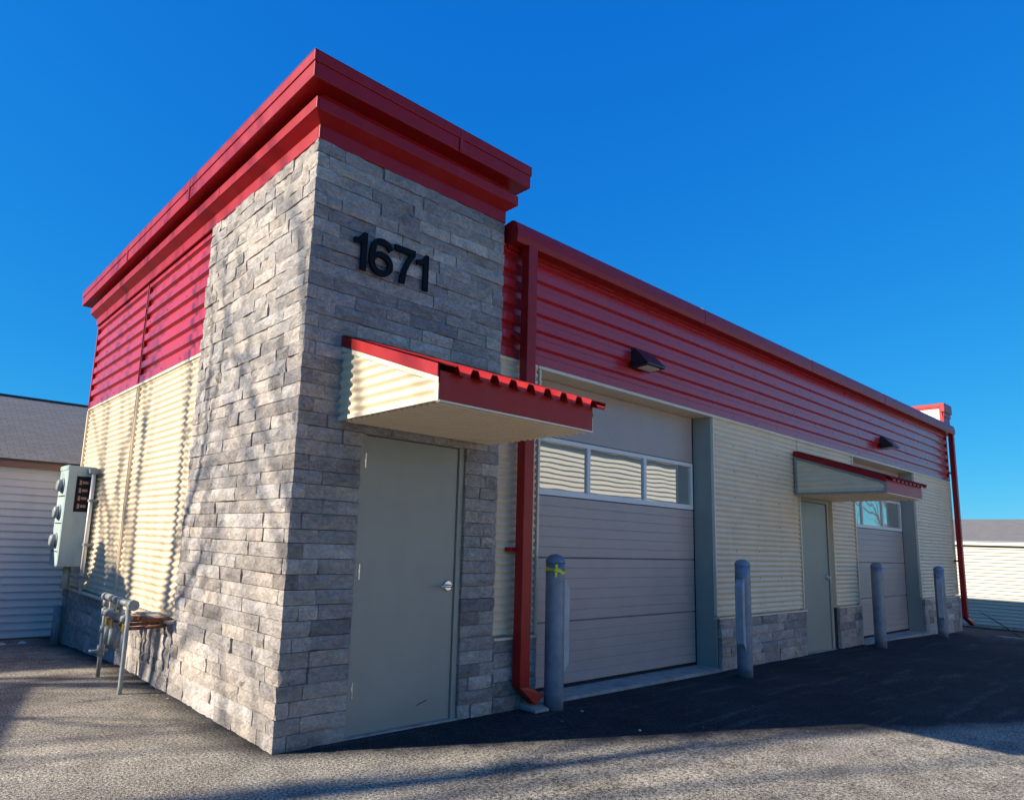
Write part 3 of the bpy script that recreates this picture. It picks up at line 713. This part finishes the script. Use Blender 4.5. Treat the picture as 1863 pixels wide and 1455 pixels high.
# ---- wall lights
def wall_light(x0, label):
    t = thing('wall_light', (x0+0.17, YC-0.033, 3.30), label, 'wall light', 'wedge lights on the red cladding')
    yb = YC-0.033; xw = 0.34
    poly = [(yb, 3.50), (yb-0.055, 3.497), (yb-0.215, 3.325), (yb-0.215, 3.305), (yb, 3.290)]
    MB().prism(poly, x0, x0+xw, 'x').build('housing', BLACK, t, 0.006)
    MB().prism([(yb-0.17, 3.2995), (yb-0.05, 3.291), (yb-0.05, 3.285), (yb-0.17, 3.293)], x0+0.05, x0+xw-0.05, 'x').build('lens', LENS, t)
    MB().prism([(yb, 3.31), (yb, 3.48), (YC, 3.48), (YC, 3.31)], x0+0.10, x0+xw-0.10, 'x').build('back_plate', BLACK, t)
    return t
wall_light(3.87, 'black wedge light on red cladding above the nearer garage door')
wall_light(11.42, 'small black wedge light on red cladding above the far garage door')

# ---- bollards
def bollard(cx, cy, side, label, tape=False, first=None):
    zg = gz(cx, cy)
    if first is None:
        t = thing('bollard', (0, 0, 0), label, 'bollard', 'steel bollards along the front wall')
        r = 0.084; H = 1.30; pts = [(0, 0, -0.03)]; rs = [r]
        for k in range(9): pts.append((0, 0, (H-0.075)*(k+1)/9)); rs.append(r)
        p = MB().tube(pts, rs, 28); p.build('post', GALV, t)
        pts = [(0, 0, H-0.075), (0, 0, H-0.07)]; rs = [r+0.0035, r+0.0035]
        for a in (15, 32, 50, 68, 82, 89): pts.append((0, 0, H-0.07+0.07*math.sin(R(a)))); rs.append((r+0.003)*math.cos(R(a)))
        MB().tube(pts, rs, 28).build('cap', GALV, t)
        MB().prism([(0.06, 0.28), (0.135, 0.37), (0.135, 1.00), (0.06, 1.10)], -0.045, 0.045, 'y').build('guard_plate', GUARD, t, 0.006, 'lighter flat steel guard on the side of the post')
    else: t = copy_tree(first); t['label'] = label
    t.location = (cx, cy, zg); t.rotation_euler.z = R(side)
    return t
b1 = bollard(2.485, -0.16, -8, 'blue-grey steel bollard with yellow tape, beside the nearer red downspout')
bollard(5.52, -0.33, 187, 'blue-grey steel bollard before the stone base between garage door and farther canopy', first=b1)
bollard(9.98, -0.27, 0, 'blue-grey steel bollard at the left edge of the far garage door', first=b1)
bollard(13.08, -0.31, 190, 'farthest blue-grey bollard, before the last stretch of stone base', first=b1)
# yellow tape tied round the first one
T = thing('caution_tape', (2.485, -0.16, 1.15), 'strip of yellow printed tape knotted around the nearest bollard', 'tape')
m = MB(); n = 28; rr = 0.0865
for i in range(n+1):
    a = 2*math.pi*i/n; zz = 1.150+0.012*math.sin(a*2+1)+0.006*math.sin(5*a); hw = 0.014+0.005*math.sin(3*a)
    m.v += [(2.485+rr*math.cos(a), -0.16+rr*math.sin(a), zz-hw), (2.485+rr*math.cos(a), -0.16+rr*math.sin(a), zz+hw)]
for i in range(n): m.f.append((2*i, 2*i+2, 2*i+3, 2*i+1)); m.sm.append(True)
m.build('band', TAPE, T)
kx, ky = 2.485-0.071, -0.16-0.060
kn = MB()
kn.tube([(kx, ky, 1.128), (kx-0.008, ky-0.008, 1.15), (kx, ky, 1.172)], [0.008, 0.020, 0.008], 7)
kn.add([(kx-0.004, ky-0.01, 1.165), (kx+0.012, ky-0.02, 1.168), (kx+0.018, ky-0.018, 1.205), (kx-0.006, ky-0.004, 1.198)], [(0, 1, 2, 3)])
kn.add([(kx-0.010, ky-0.008, 1.135), (kx+0.012, ky-0.016, 1.135), (kx+0.006, ky-0.020, 1.098), (kx-0.012, ky-0.006, 1.09)], [(0, 1, 2, 3)])
kn.add([(kx+0.01, ky-0.012, 1.162), (kx+0.01, ky-0.012, 1.138), (kx+0.055, ky-0.028, 1.135), (kx+0.06, ky-0.03, 1.160)], [(0, 1, 2, 3)])
kn.build('knot', TAPE, T)
pm = MB()
for k in range(5):
    a = R(-128+k*14+22); pm.add([(2.485+0.0875*math.cos(a+da), -0.16+0.0875*math.sin(a+da), 1.144+dz) for da, dz in ((0, 0), (0.10, 0), (0.10, 0.016), (0, 0.016))], [(0, 1, 2, 3)])
pm.build('print_marks', DARK, T)

# ---- electric meter cabinet on the left wall
E_ = thing('meter_cabinet', (-0.15, 5.85, 0.88), 'tall pale green electric cabinet with three round meters on the cream side wall', 'meter cabinet')
cb = box('cabinet_body', CAB, E_, -0.285, 0.035, 5.60, 6.10, 0.88, 2.15, 0.008)
box('cabinet_lip', CAB, E_, -0.292, -0.275, 5.593, 6.107, 2.10, 2.157, 0.003)
for z in (1.90, 1.555, 1.20):
    f_ = MB().tube([(-0.284, 5.85, z), (-0.300, 5.85, z), (-0.302, 5.85, z)], [0.098, 0.098, 0.09], 24).build('meter_ring', GPIPE, E_)
    MB().tube([(-0.300, 5.85, z), (-0.345, 5.85, z), (-0.358, 5.85, z)], [0.078, 0.075, 0.055], 24).build('meter', GPIPE, E_)
    MB().box(-0.30, -0.288, 5.66, 6.04, z-0.135, z-0.13).build('cover_seam', DARK, E_)
box('label_panel', DARK, E_, -0.185, 0.0, 5.594, 5.599, 1.57, 2.02)
for k, z in enumerate((1.94, 1.84, 1.74, 1.64)):
    box('copper_mark', COPPER, E_, -0.115, -0.05, 5.590, 5.5935, z-0.015, z+0.018); box('copper_mark', COPPER, E_, -0.15, -0.125, 5.590, 5.5935, z-0.03, z+0.03)
MB().tube([(-0.03, 5.44, HL+0.01), (-0.03, 5.44, 2.06)], 0.024, 12).build('conduit', WHITE, E_)
box('conduit_elbow', GPIPE, E_, -0.07, 0.03, 5.40, 5.598, 2.055, 2.12, 0.006)
cs = MB()
for z in (0.75, 1.15, 1.7): cs.box(-0.058, 0.03, 5.39, 5.49, z, z+0.03)
cs.build('conduit_clips', GPIPE, E_)
MB().tube([(-0.10, 5.95, HL+0.01), (-0.10, 5.95, 0.88)], 0.045, 14).build('riser', TRIM, E_)

# ---- drain pipe at the far corner
o = MB().tube([(-0.09, 6.18, -0.2), (-0.09, 6.18, 0.36)], 0.055, 16).build('pipe_stub', GPIPE); tag(o, 'short upright green-grey pipe at the far corner of the stone base', 'pipe')

# ---- gas piping
G = thing('gas_piping', (-0.33, 2.7, 0), 'grey gas manifold on two posts with valves and rusty branch pipes beside the stone base', 'gas piping')
gx = -0.335; y0_, y1_ = 2.20, 3.02; zt_ = 0.735
MB().tube([(gx, y0_, -0.03), (gx, y0_, 0.05), (gx, y0_, zt_-0.03)], 0.019, 12).build('post', GPIPE, G)
MB().tube([(gx+0.02, y1_, -0.05), (gx+0.02, y1_, 0.30), (gx+0.02, y1_, zt_-0.03)], 0.019, 12).build('post', GPIPE, G)
mf = MB().tube([(gx+0.01, y0_-0.06, zt_), (gx+0.01, (y0_+y1_)/2, zt_+0.004), (gx+0.02, y1_+0.06, zt_+0.006)], 0.028, 14).build('manifold', GPIPE, G)
fit_ = MB()
for y in (y0_, y0_+0.28, y0_+0.55, y1_): fit_.tube([(gx+0.01, y-0.03, zt_+0.002), (gx+0.01, y+0.03, zt_+0.002)], 0.036, 12)
fit_.tube([(gx+0.01, y0_-0.10, zt_), (gx+0.01, y0_-0.05, zt_)], 0.047, 8)
for z, r_ in ((0.68, 0.03), (0.60, 0.034), (0.44, 0.030), (0.26, 0.034), (0.22, 0.03)):
    fit_.tube([(gx+0.02, y1_, z-0.03), (gx+0.02, y1_, z+0.03)], r_, 10)
fit_.tube([(gx-0.06, y1_, 0.24), (gx+0.08, y1_, 0.24)], 0.012, 8); fit_.tube([(gx-0.065, y1_-0.04, 0.24), (gx-0.065, y1_+0.04, 0.24)], 0.010, 8)
tag(fit_.build('fittings', GPIPE, G), kind='stuff')
for k, y in enumerate((y0_+0.16, y0_+0.36, y0_+0.56, y0_+0.72)):
    xg = gx+0.035
    d_ = MB().tube([(xg, y, zt_), (xg, y, 0.56), (xg, y, 0.34)], 0.014, 10).build('drop_pipe', GPIPE, G)
    MB().tube([(xg-0.05, y, 0.60), (xg-0.02, y, 0.60), (xg+0.03, y, 0.60), (xg+0.05, y, 0.60)], [0.022, 0.034, 0.034, 0.02], 12).build('regulator', GPIPE, d_)
    MB().tube([(xg, y, 0.33), (xg, y, 0.47)], 0.030, 12).build('sediment_cup', GPIPE, d_)
    if k != 1: MB().box(xg-0.028, xg-0.016, y-0.02, y+0.02, 0.49, 0.555).build('valve_tag', BRASS, d_)
    MB().tube([(xg, y, 0.515+0.01*k), (xg+0.10, y-0.06, 0.52+0.01*k), (xg+0.20, y-0.13, 0.535+0.008*k), (0.05, y-0.15, 0.54)], 0.016, 8).build('branch_pipe', RUST, d_)
MB().tube([(-0.25, y0_-0.02, 0.62), (-0.17, y0_+0.0, 0.60), (0.04, y0_+0.02, 0.585)], 0.020, 10).build('service_pipe', RUST, G)
MB().tube([(-0.30, y0_+0.02, 0.66), (-0.12, y0_-0.02, 0.66), (-0.02, y0_-0.03, 0.65)], 0.011, 8).build('service_pipe', STEEL, G)

# ------------------------------------------------------------------ neighbouring storage buildings
def uvroof(name, m, parent, pts):
    """quad roof with metric UVs"""
    me = bpy.data.meshes.new(name); p = [Vector(q) for q in pts]; o0 = wloc(parent)
    me.from_pydata([tuple(q-o0) for q in p], [], [(0, 1, 2, 3)]); uv = me.uv_layers.new(name='UVMap')
    L = (p[1]-p[0]).length; H = (p[3]-p[0]).length
    for i, c in enumerate(((0, 0), (L, 0), (L, H), (0, H))): uv.data[i].uv = c
    me.materials.append(m); o = bpy.data.objects.new(name, me); col.objects.link(o); o.parent = parent; return o
def plank_wall(parent, x0, x1, y, z0, z1, pitch, m, separate=True, nx=0, ny=-1):
    """lap siding facing -Y (ny=-1) or +Y, or -X when nx=-1"""
    n = int(round((z1-z0)/pitch)); allm = MB()
    for k in range(n):
        za = z0+(z1-z0)*k/n; zb = z0+(z1-z0)*(k+1)/n
        q = 1.0 if separate else (1.7 if nx else 2.4)
        prof = [(0, za+0.006), (-0.020*q, za+0.006), (-0.020*q, za+0.016), (-0.002, zb+0.0015), (0, zb+0.0015)]
        mm = MB() if separate else allm
        if nx: mm.prism([(y+a, z) for a, z in prof], x0, x1, 'y')
        else: mm.prism([(y+a*(-ny), z) for a, z in prof], x0, x1, 'x')
        if separate: mm.build('siding_plank', m, parent)
    if not separate: tag(allm.build('siding', m, parent), kind='stuff')
def gable(name, label, x0, x1, y0, y1, zb, ze, zr, wallm, sidem_sep, cat='storage building', pitch=0.1016, sid=('front',), fasc=FASC):
    """ridge along X; eaves at y0 and y1"""
    t = thing(name, (x0, y0, zb), label, cat)
    box('wall', wallm, t, x0, x1, y0+0.002, y1-0.002, zb, ze)
    if 'front' in sid: plank_wall(t, x0, x1, y0, zb+0.02, ze-0.10, pitch, wallm, sidem_sep)
    if 'back' in sid: plank_wall(t, x0, x1, y1, zb+0.02, ze-0.10, pitch, wallm, False, ny=1)
    ym = (y0+y1)/2; ov = 0.12; sl_ = (zr-ze)/(ym-y0)
    uvroof('roof', SHING, t, [(x0-ov, y0-ov, ze-ov*sl_+0.03), (x1+ov, y0-ov, ze-ov*sl_+0.03), (x1+ov, ym, zr+0.03), (x0-ov, ym, zr+0.03)])
    uvroof('roof', SHING, t, [(x1+ov, y1+ov, ze-ov*sl_+0.03), (x0-ov, y1+ov, ze-ov*sl_+0.03), (x0-ov, ym, zr+0.03), (x1+ov, ym, zr+0.03)])
    MB().prism([(y0, ze), (y1, ze), (ym, zr)], x0, x1, 'x').build('gable_wall', wallm, t)
    box('fascia', fasc, t, x0-ov, x1+ov, y0-ov+0.004, y0-ov+0.03, ze-ov*sl_-0.085, ze-ov*sl_+0.0)
    box('gutter_edge', BLACK, t, x0-ov, x1+ov, y0-ov-0.02, y0-ov+0.03, ze-ov*sl_+0.002, ze-ov*sl_+0.024)
    box('soffit', MATS['grey_painted_pipe'], t, x0-ov, x1+ov, y0-ov+0.03, y0, ze-ov*sl_-0.085, ze-ov*sl_-0.075)
    MB().box(x0-ov, x1+ov, ym-0.05, ym+0.05, zr+0.022, zr+0.045).build('ridge_cap', BLACK, t)
    return t
lt = gable('storage_building', 'grey-white lap-sided storage building with shingle roof behind the meter cabinet', -14, 1.2, 7.0, 12.6, -0.16, 2.30, 3.56, SIDEW, True)
box('base_board', FASC, lt, -14, 1.2, 6.985, 7.0, -0.2, -0.12)
# right-hand one, ridge along Y, facing -X
t = thing('storage_building', (22.9, -3, -0.5), 'cream lap-sided storage building with grey shingle roof at the right edge', 'storage building')
xw, ya, yb, zb, ze, zr = 22.9, -2.6, 9.0, -0.65, 1.93, 2.66
box('wall', SIDEC, t, xw+0.002, xw+5, ya, yb, zb, ze)
plank_wall(t, ya, yb, xw, zb+0.12, ze-0.16, 0.1016, SIDEC, False, nx=-1)
uvroof('roof', SHING, t, [(xw-0.15, yb+0.2, ze-0.03), (xw-0.15, ya-0.2, ze-0.03), (xw+2.5, ya-0.2, zr), (xw+2.5, yb+0.2, zr)])
uvroof('roof', SHING, t, [(xw+5.15, ya-0.2, ze-0.03), (xw+5.15, yb+0.2, ze-0.03), (xw+2.5, yb+0.2, zr), (xw+2.5, ya-0.2, zr)])
MB().prism([(xw, ze), (xw+5, ze), (xw+2.5, zr-0.02)], ya, yb, 'y').build('gable_wall', SIDEC, t)
box('fascia', WHITE, t, xw-0.15, xw-0.12, ya-0.2, yb+0.2, ze-0.15, ze-0.045)
box('gutter', GPIPE, t, xw-0.17, xw-0.15, ya-0.2, yb+0.2, ze-0.06, ze-0.03)
box('foundation', CONC, t, xw-0.02, xw+0.1, ya, yb, -0.8, zb+0.12)
# kerb-like concrete strip and weeds near it
def strip(pts, wd, h, m, name, label, cat):
    mb = MB()
    for i in range(len(pts)-1):
        a, b_ = Vector(pts[i]), Vector(pts[i+1]); d = (b_-a).normalized(); nn = Vector((-d.y, d.x))*wd/2
        q = [a+nn, b_+nn, b_-nn, a-nn]
        mb.add([(p.x, p.y, gz(p.x, p.y)-0.03) for p in q]+[(p.x, p.y, gz(p.x, p.y)+h) for p in q], [(0, 1, 5, 4), (1, 2, 6, 5), (2, 3, 7, 6), (3, 0, 4, 7), (4, 5, 6, 7)])
    o = mb.build(name, m); tag(o, label, cat); return o
strip([(15.75, -0.6), (15.6, -1.6), (15.5, -3.2), (15.4, -6)], 0.35, 0.03, CONC, 'concrete_strip', 'low pale concrete strip in the ground past the far end of the building', 'concrete strip')
o = MB().tube([(17.4, 0.05, gz(17.4, 0)+0.48), (17.0, -0.35, gz(17, 0)+0.28), (16.6, -0.8, gz(16.6, -1)+0.02)], [0.008, 0.012, 0.016], 6).build('dead_branch', BARK); tag(o, 'thin bare branch leaning up from the ground by the right siding', 'branch')

# opposite storage building (seen mirrored in the window panes)
gable('storage_building', 'cream lap-sided storage building across the drive, mirrored in the garage door panes', 4, 18.9, -13.6, -8.2, -0.05, 4.2, 5.1, SIDEL, False, sid=('back',), pitch=0.15)
# building to the left, whose roof shades the lower left corner of the drive
t = thing('storage_building', (-12, -8, 0), 'low storage building left of the drive', 'storage building')
m = MB().add([(-6.2, 5.14, 0), (-9.7, -8, 0), (-13.1, -7.5, 0), (-10.2, 5.25, 0), (-6.2, 5.14, 2.80), (-9.7, -8, 2.80), (-13.1, -7.5, 2.80), (-10.2, 5.25, 2.80)], [(0, 1, 5, 4), (1, 2, 6, 5), (2, 3, 7, 6), (3, 0, 4, 7), (4, 5, 6, 7)])
m.build('wall', SIDEC, t)
m = MB().add([(-6.04, 5.26, 2.85), (-9.55, -8.2, 2.85), (-13.2, -7.6, 2.85), (-10.35, 5.45, 2.85), (-8.4, 5.2, 3.20), (-11.3, -7.9, 3.20)], [(0, 1, 5, 4), (3, 4, 5, 2), (0, 4, 3), (1, 2, 5), (0, 3, 2, 1)]); m.build('roof', SHING, t)
# ------------------------------------------------------------------ trees
def bare_tree(name, base, h, seed, label, group, lean=0.0, spread=1.0, depth=6, rmin=0.006):
    r = random.Random(seed); t = thing(name, base, label, 'tree', group)
    tr, cr = MB(), MB(); base = Vector(base)
    def grow(p, d, L, rad, lev):
        seg = 3; pts = [p]; rs = [rad]; q = p.copy(); dd = d.copy()
        for i in range(seg):
            dd = (dd + Vector((r.gauss(0, .11), r.gauss(0, .11), r.gauss(0.02, .07)))).normalized(); q = q + dd*L/seg; pts.append(q.copy()); rs.append(rad*(1-0.35*(i+1)/seg))
        (tr if lev == 0 else cr).tube(pts, rs, 8 if lev < 2 else (4 if lev < 4 else 3), cap=False, smooth=True)
        if lev >= depth or rs[-1] < rmin: return
        nb = 3 if lev < 2 else r.choice((2, 3, 3))
        for k in range(nb):
            a = r.uniform(0, 2*math.pi); tilt = r.uniform(0.30, 0.75)*spread
            ax = dd.cross(Vector((math.cos(a), math.sin(a), 0.3))).normalized()
            nd = (dd*math.cos(tilt) + ax*math.sin(tilt) + Vector((0, 0, 0.10))).normalized()
            st = pts[-1] if k < 2 else pts[r.choice((1, 2))]
            grow(st, nd, L*r.uniform(0.62, 0.86), rs[-1]*r.uniform(0.60, 0.8), lev+1)
    grow(base, Vector((lean, 0, 1)).normalized(), h*0.30, h*0.031, 0)
    tr.build('trunk', BARK, t); o = cr.build('crown', BARK, t)
    return t
for i, (x, y, h) in enumerate(((-7.6, 5.9, 8.6), (-15.5, 9.8, 13.0), (-14.5, 2.8, 15.0), (-18.0, 7.2, 15.5))):
    bare_tree('bare_tree', (x, y, -0.05), h, 40+i, ('small leafless tree at the back corner of the low storage building', 'taller leafless tree farther back behind the low left building', 'leafless tree behind the low left building, nearest the front of the drive', 'farthest leafless tree behind the low left building')[i], 'bare trees left of the drive', depth=6, rmin=0.012)
for i, (x, y, h) in enumerate(((33, -7, 7.5), (37, -12, 9), (40, -8.5, 8))):
    bare_tree('bare_tree', (x, y, -0.5), h, 80+i, ('small leafless tree closest to the right storage building', 'tallest leafless tree past the right storage building', 'farthest leafless tree past the right storage building')[i], 'bare trees past the right building', depth=5, rmin=0.01)
def evergreen(name, base, h, rad, n, seed, label, leaf=0.10):
    r = random.Random(seed); t = thing(name, base, label, 'shrub'); base = Vector(base)
    MB().tube([base, base+Vector((0, 0, h*0.9))], [0.05, 0.015], 8).build('trunk', BARK, t)
    m = MB()
    for k in range(n):
        z = r.random()**0.8; rr_ = rad*(1-z**6*0.7)*math.sqrt(r.random())*(0.8+0.3*math.sin(9*z+seed)); a = r.uniform(0, 6.283)
        c = base+Vector((rr_*math.cos(a), rr_*math.sin(a), 0.08+z*h*0.95)); s_ = leaf*r.uniform(0.5, 1.3)
        u = Vector((r.gauss(0, 1), r.gauss(0, 1), r.gauss(0, 1))).normalized(); v = u.cross(Vector((r.gauss(0, 1), r.gauss(0, 1), r.gauss(0, 1)))).normalized()
        m.add([c-u*s_-v*s_*.3, c+u*s_-v*s_*.3, c+v*s_*.7], [(0, 1, 2)])
    m.build('foliage', LEAF, t); return t
evergreen('evergreen_shrub', (-2.9, 5.45, -0.1), 2.55, 0.75, 6500, 5, 'dark evergreen shrub against the siding left of the meter cabinet', 0.085)
evergreen('evergreen_shrub', (-3.1, 6.35, -0.1), 3.0, 0.85, 6500, 9, 'taller dark evergreen shrub farther left against the siding', 0.085)
evergreen('conifer_tree', (62, 12.3, -0.5), 3.6, 1.3, 700, 12, 'tiny dark tree top just above the right storage roof', 0.35)['category'] = 'tree'

# ------------------------------------------------------------------ small litter on the asphalt
def on_ground(px, py): return px, py, gz(px, py)
o = MB().tube([(2.448, -1.311, gz(2.448, -1.311)+0.006), (2.38, -1.562, gz(2.38, -1.562)+0.006)], 0.003, 6).build('twig', CONC); tag(o, 'short pale stick lying on the sunlit asphalt in the foreground', 'stick')
lf = MB()
for k in range(60):
    if k < 34: y = rnd.uniform(0.8, 3.6); x = -0.06-abs(rnd.gauss(0, 0.10))
    else: x = rnd.uniform(-1.5, 9); y = rnd.uniform(-2.6, -0.1) if x > 0 else rnd.uniform(-2, 4)
    s_ = rnd.uniform(0.008, 0.022); a = rnd.uniform(0, 6.28); z = gz(x, y)+0.006
    lf.add([(x+s_*math.cos(a), y+s_*math.sin(a), z), (x-s_*.5*math.sin(a), y+s_*.5*math.cos(a), z+0.008*rnd.random()), (x-s_*math.cos(a), y-s_*math.sin(a), z+0.004), (x+s_*.5*math.sin(a), y-s_*.5*math.cos(a), z+0.010*rnd.random())], [(0, 1, 2, 3)])
tag(lf.build('fallen_leaves', DRY), 'small dry leaves scattered along the wall foot', 'leaves', kind='stuff')
def pebble(x, y, s_, label, group=None, m=CONC):
    mb = MB(); n = 7; z = gz(x, y)
    vs = [(x, y, z+s_*0.7)]+[(x+s_*math.cos(6.283*i/n)*rnd.uniform(.7, 1.1), y+s_*math.sin(6.283*i/n)*rnd.uniform(.7, 1.1), z+s_*0.35) for i in range(n)]+[(x+s_*0.9*math.cos(6.283*i/n), y+s_*0.9*math.sin(6.283*i/n), z-0.004) for i in range(n)]
    mb.add(vs, [(0, 1+i, 1+(i+1) % n) for i in range(n)]+[(1+i, 8+i, 8+(i+1) % n, 1+(i+1) % n) for i in range(n)]); o = mb.build('pebble', m); tag(o, label, 'stone', group)
pebble(2.62, -0.36, 0.016, 'tiny pale pebble on black asphalt just right of the taped bollard')
pebble(2.53, -1.0, 0.014, 'tiny pale pebble on the shadow edge in the foreground', m=PAPER)
for xx, lb in ((-0.80, 'leftmost of the three white stones at the foot of the grey-white siding'), (-0.62, 'middle one of the three white stones at the foot of the grey-white siding'), (-0.40, 'rightmost of the three white stones at the foot of the grey-white siding')):
    pebble(xx, 6.5, 0.05, lb, 'white stones along the siding', PAPER)
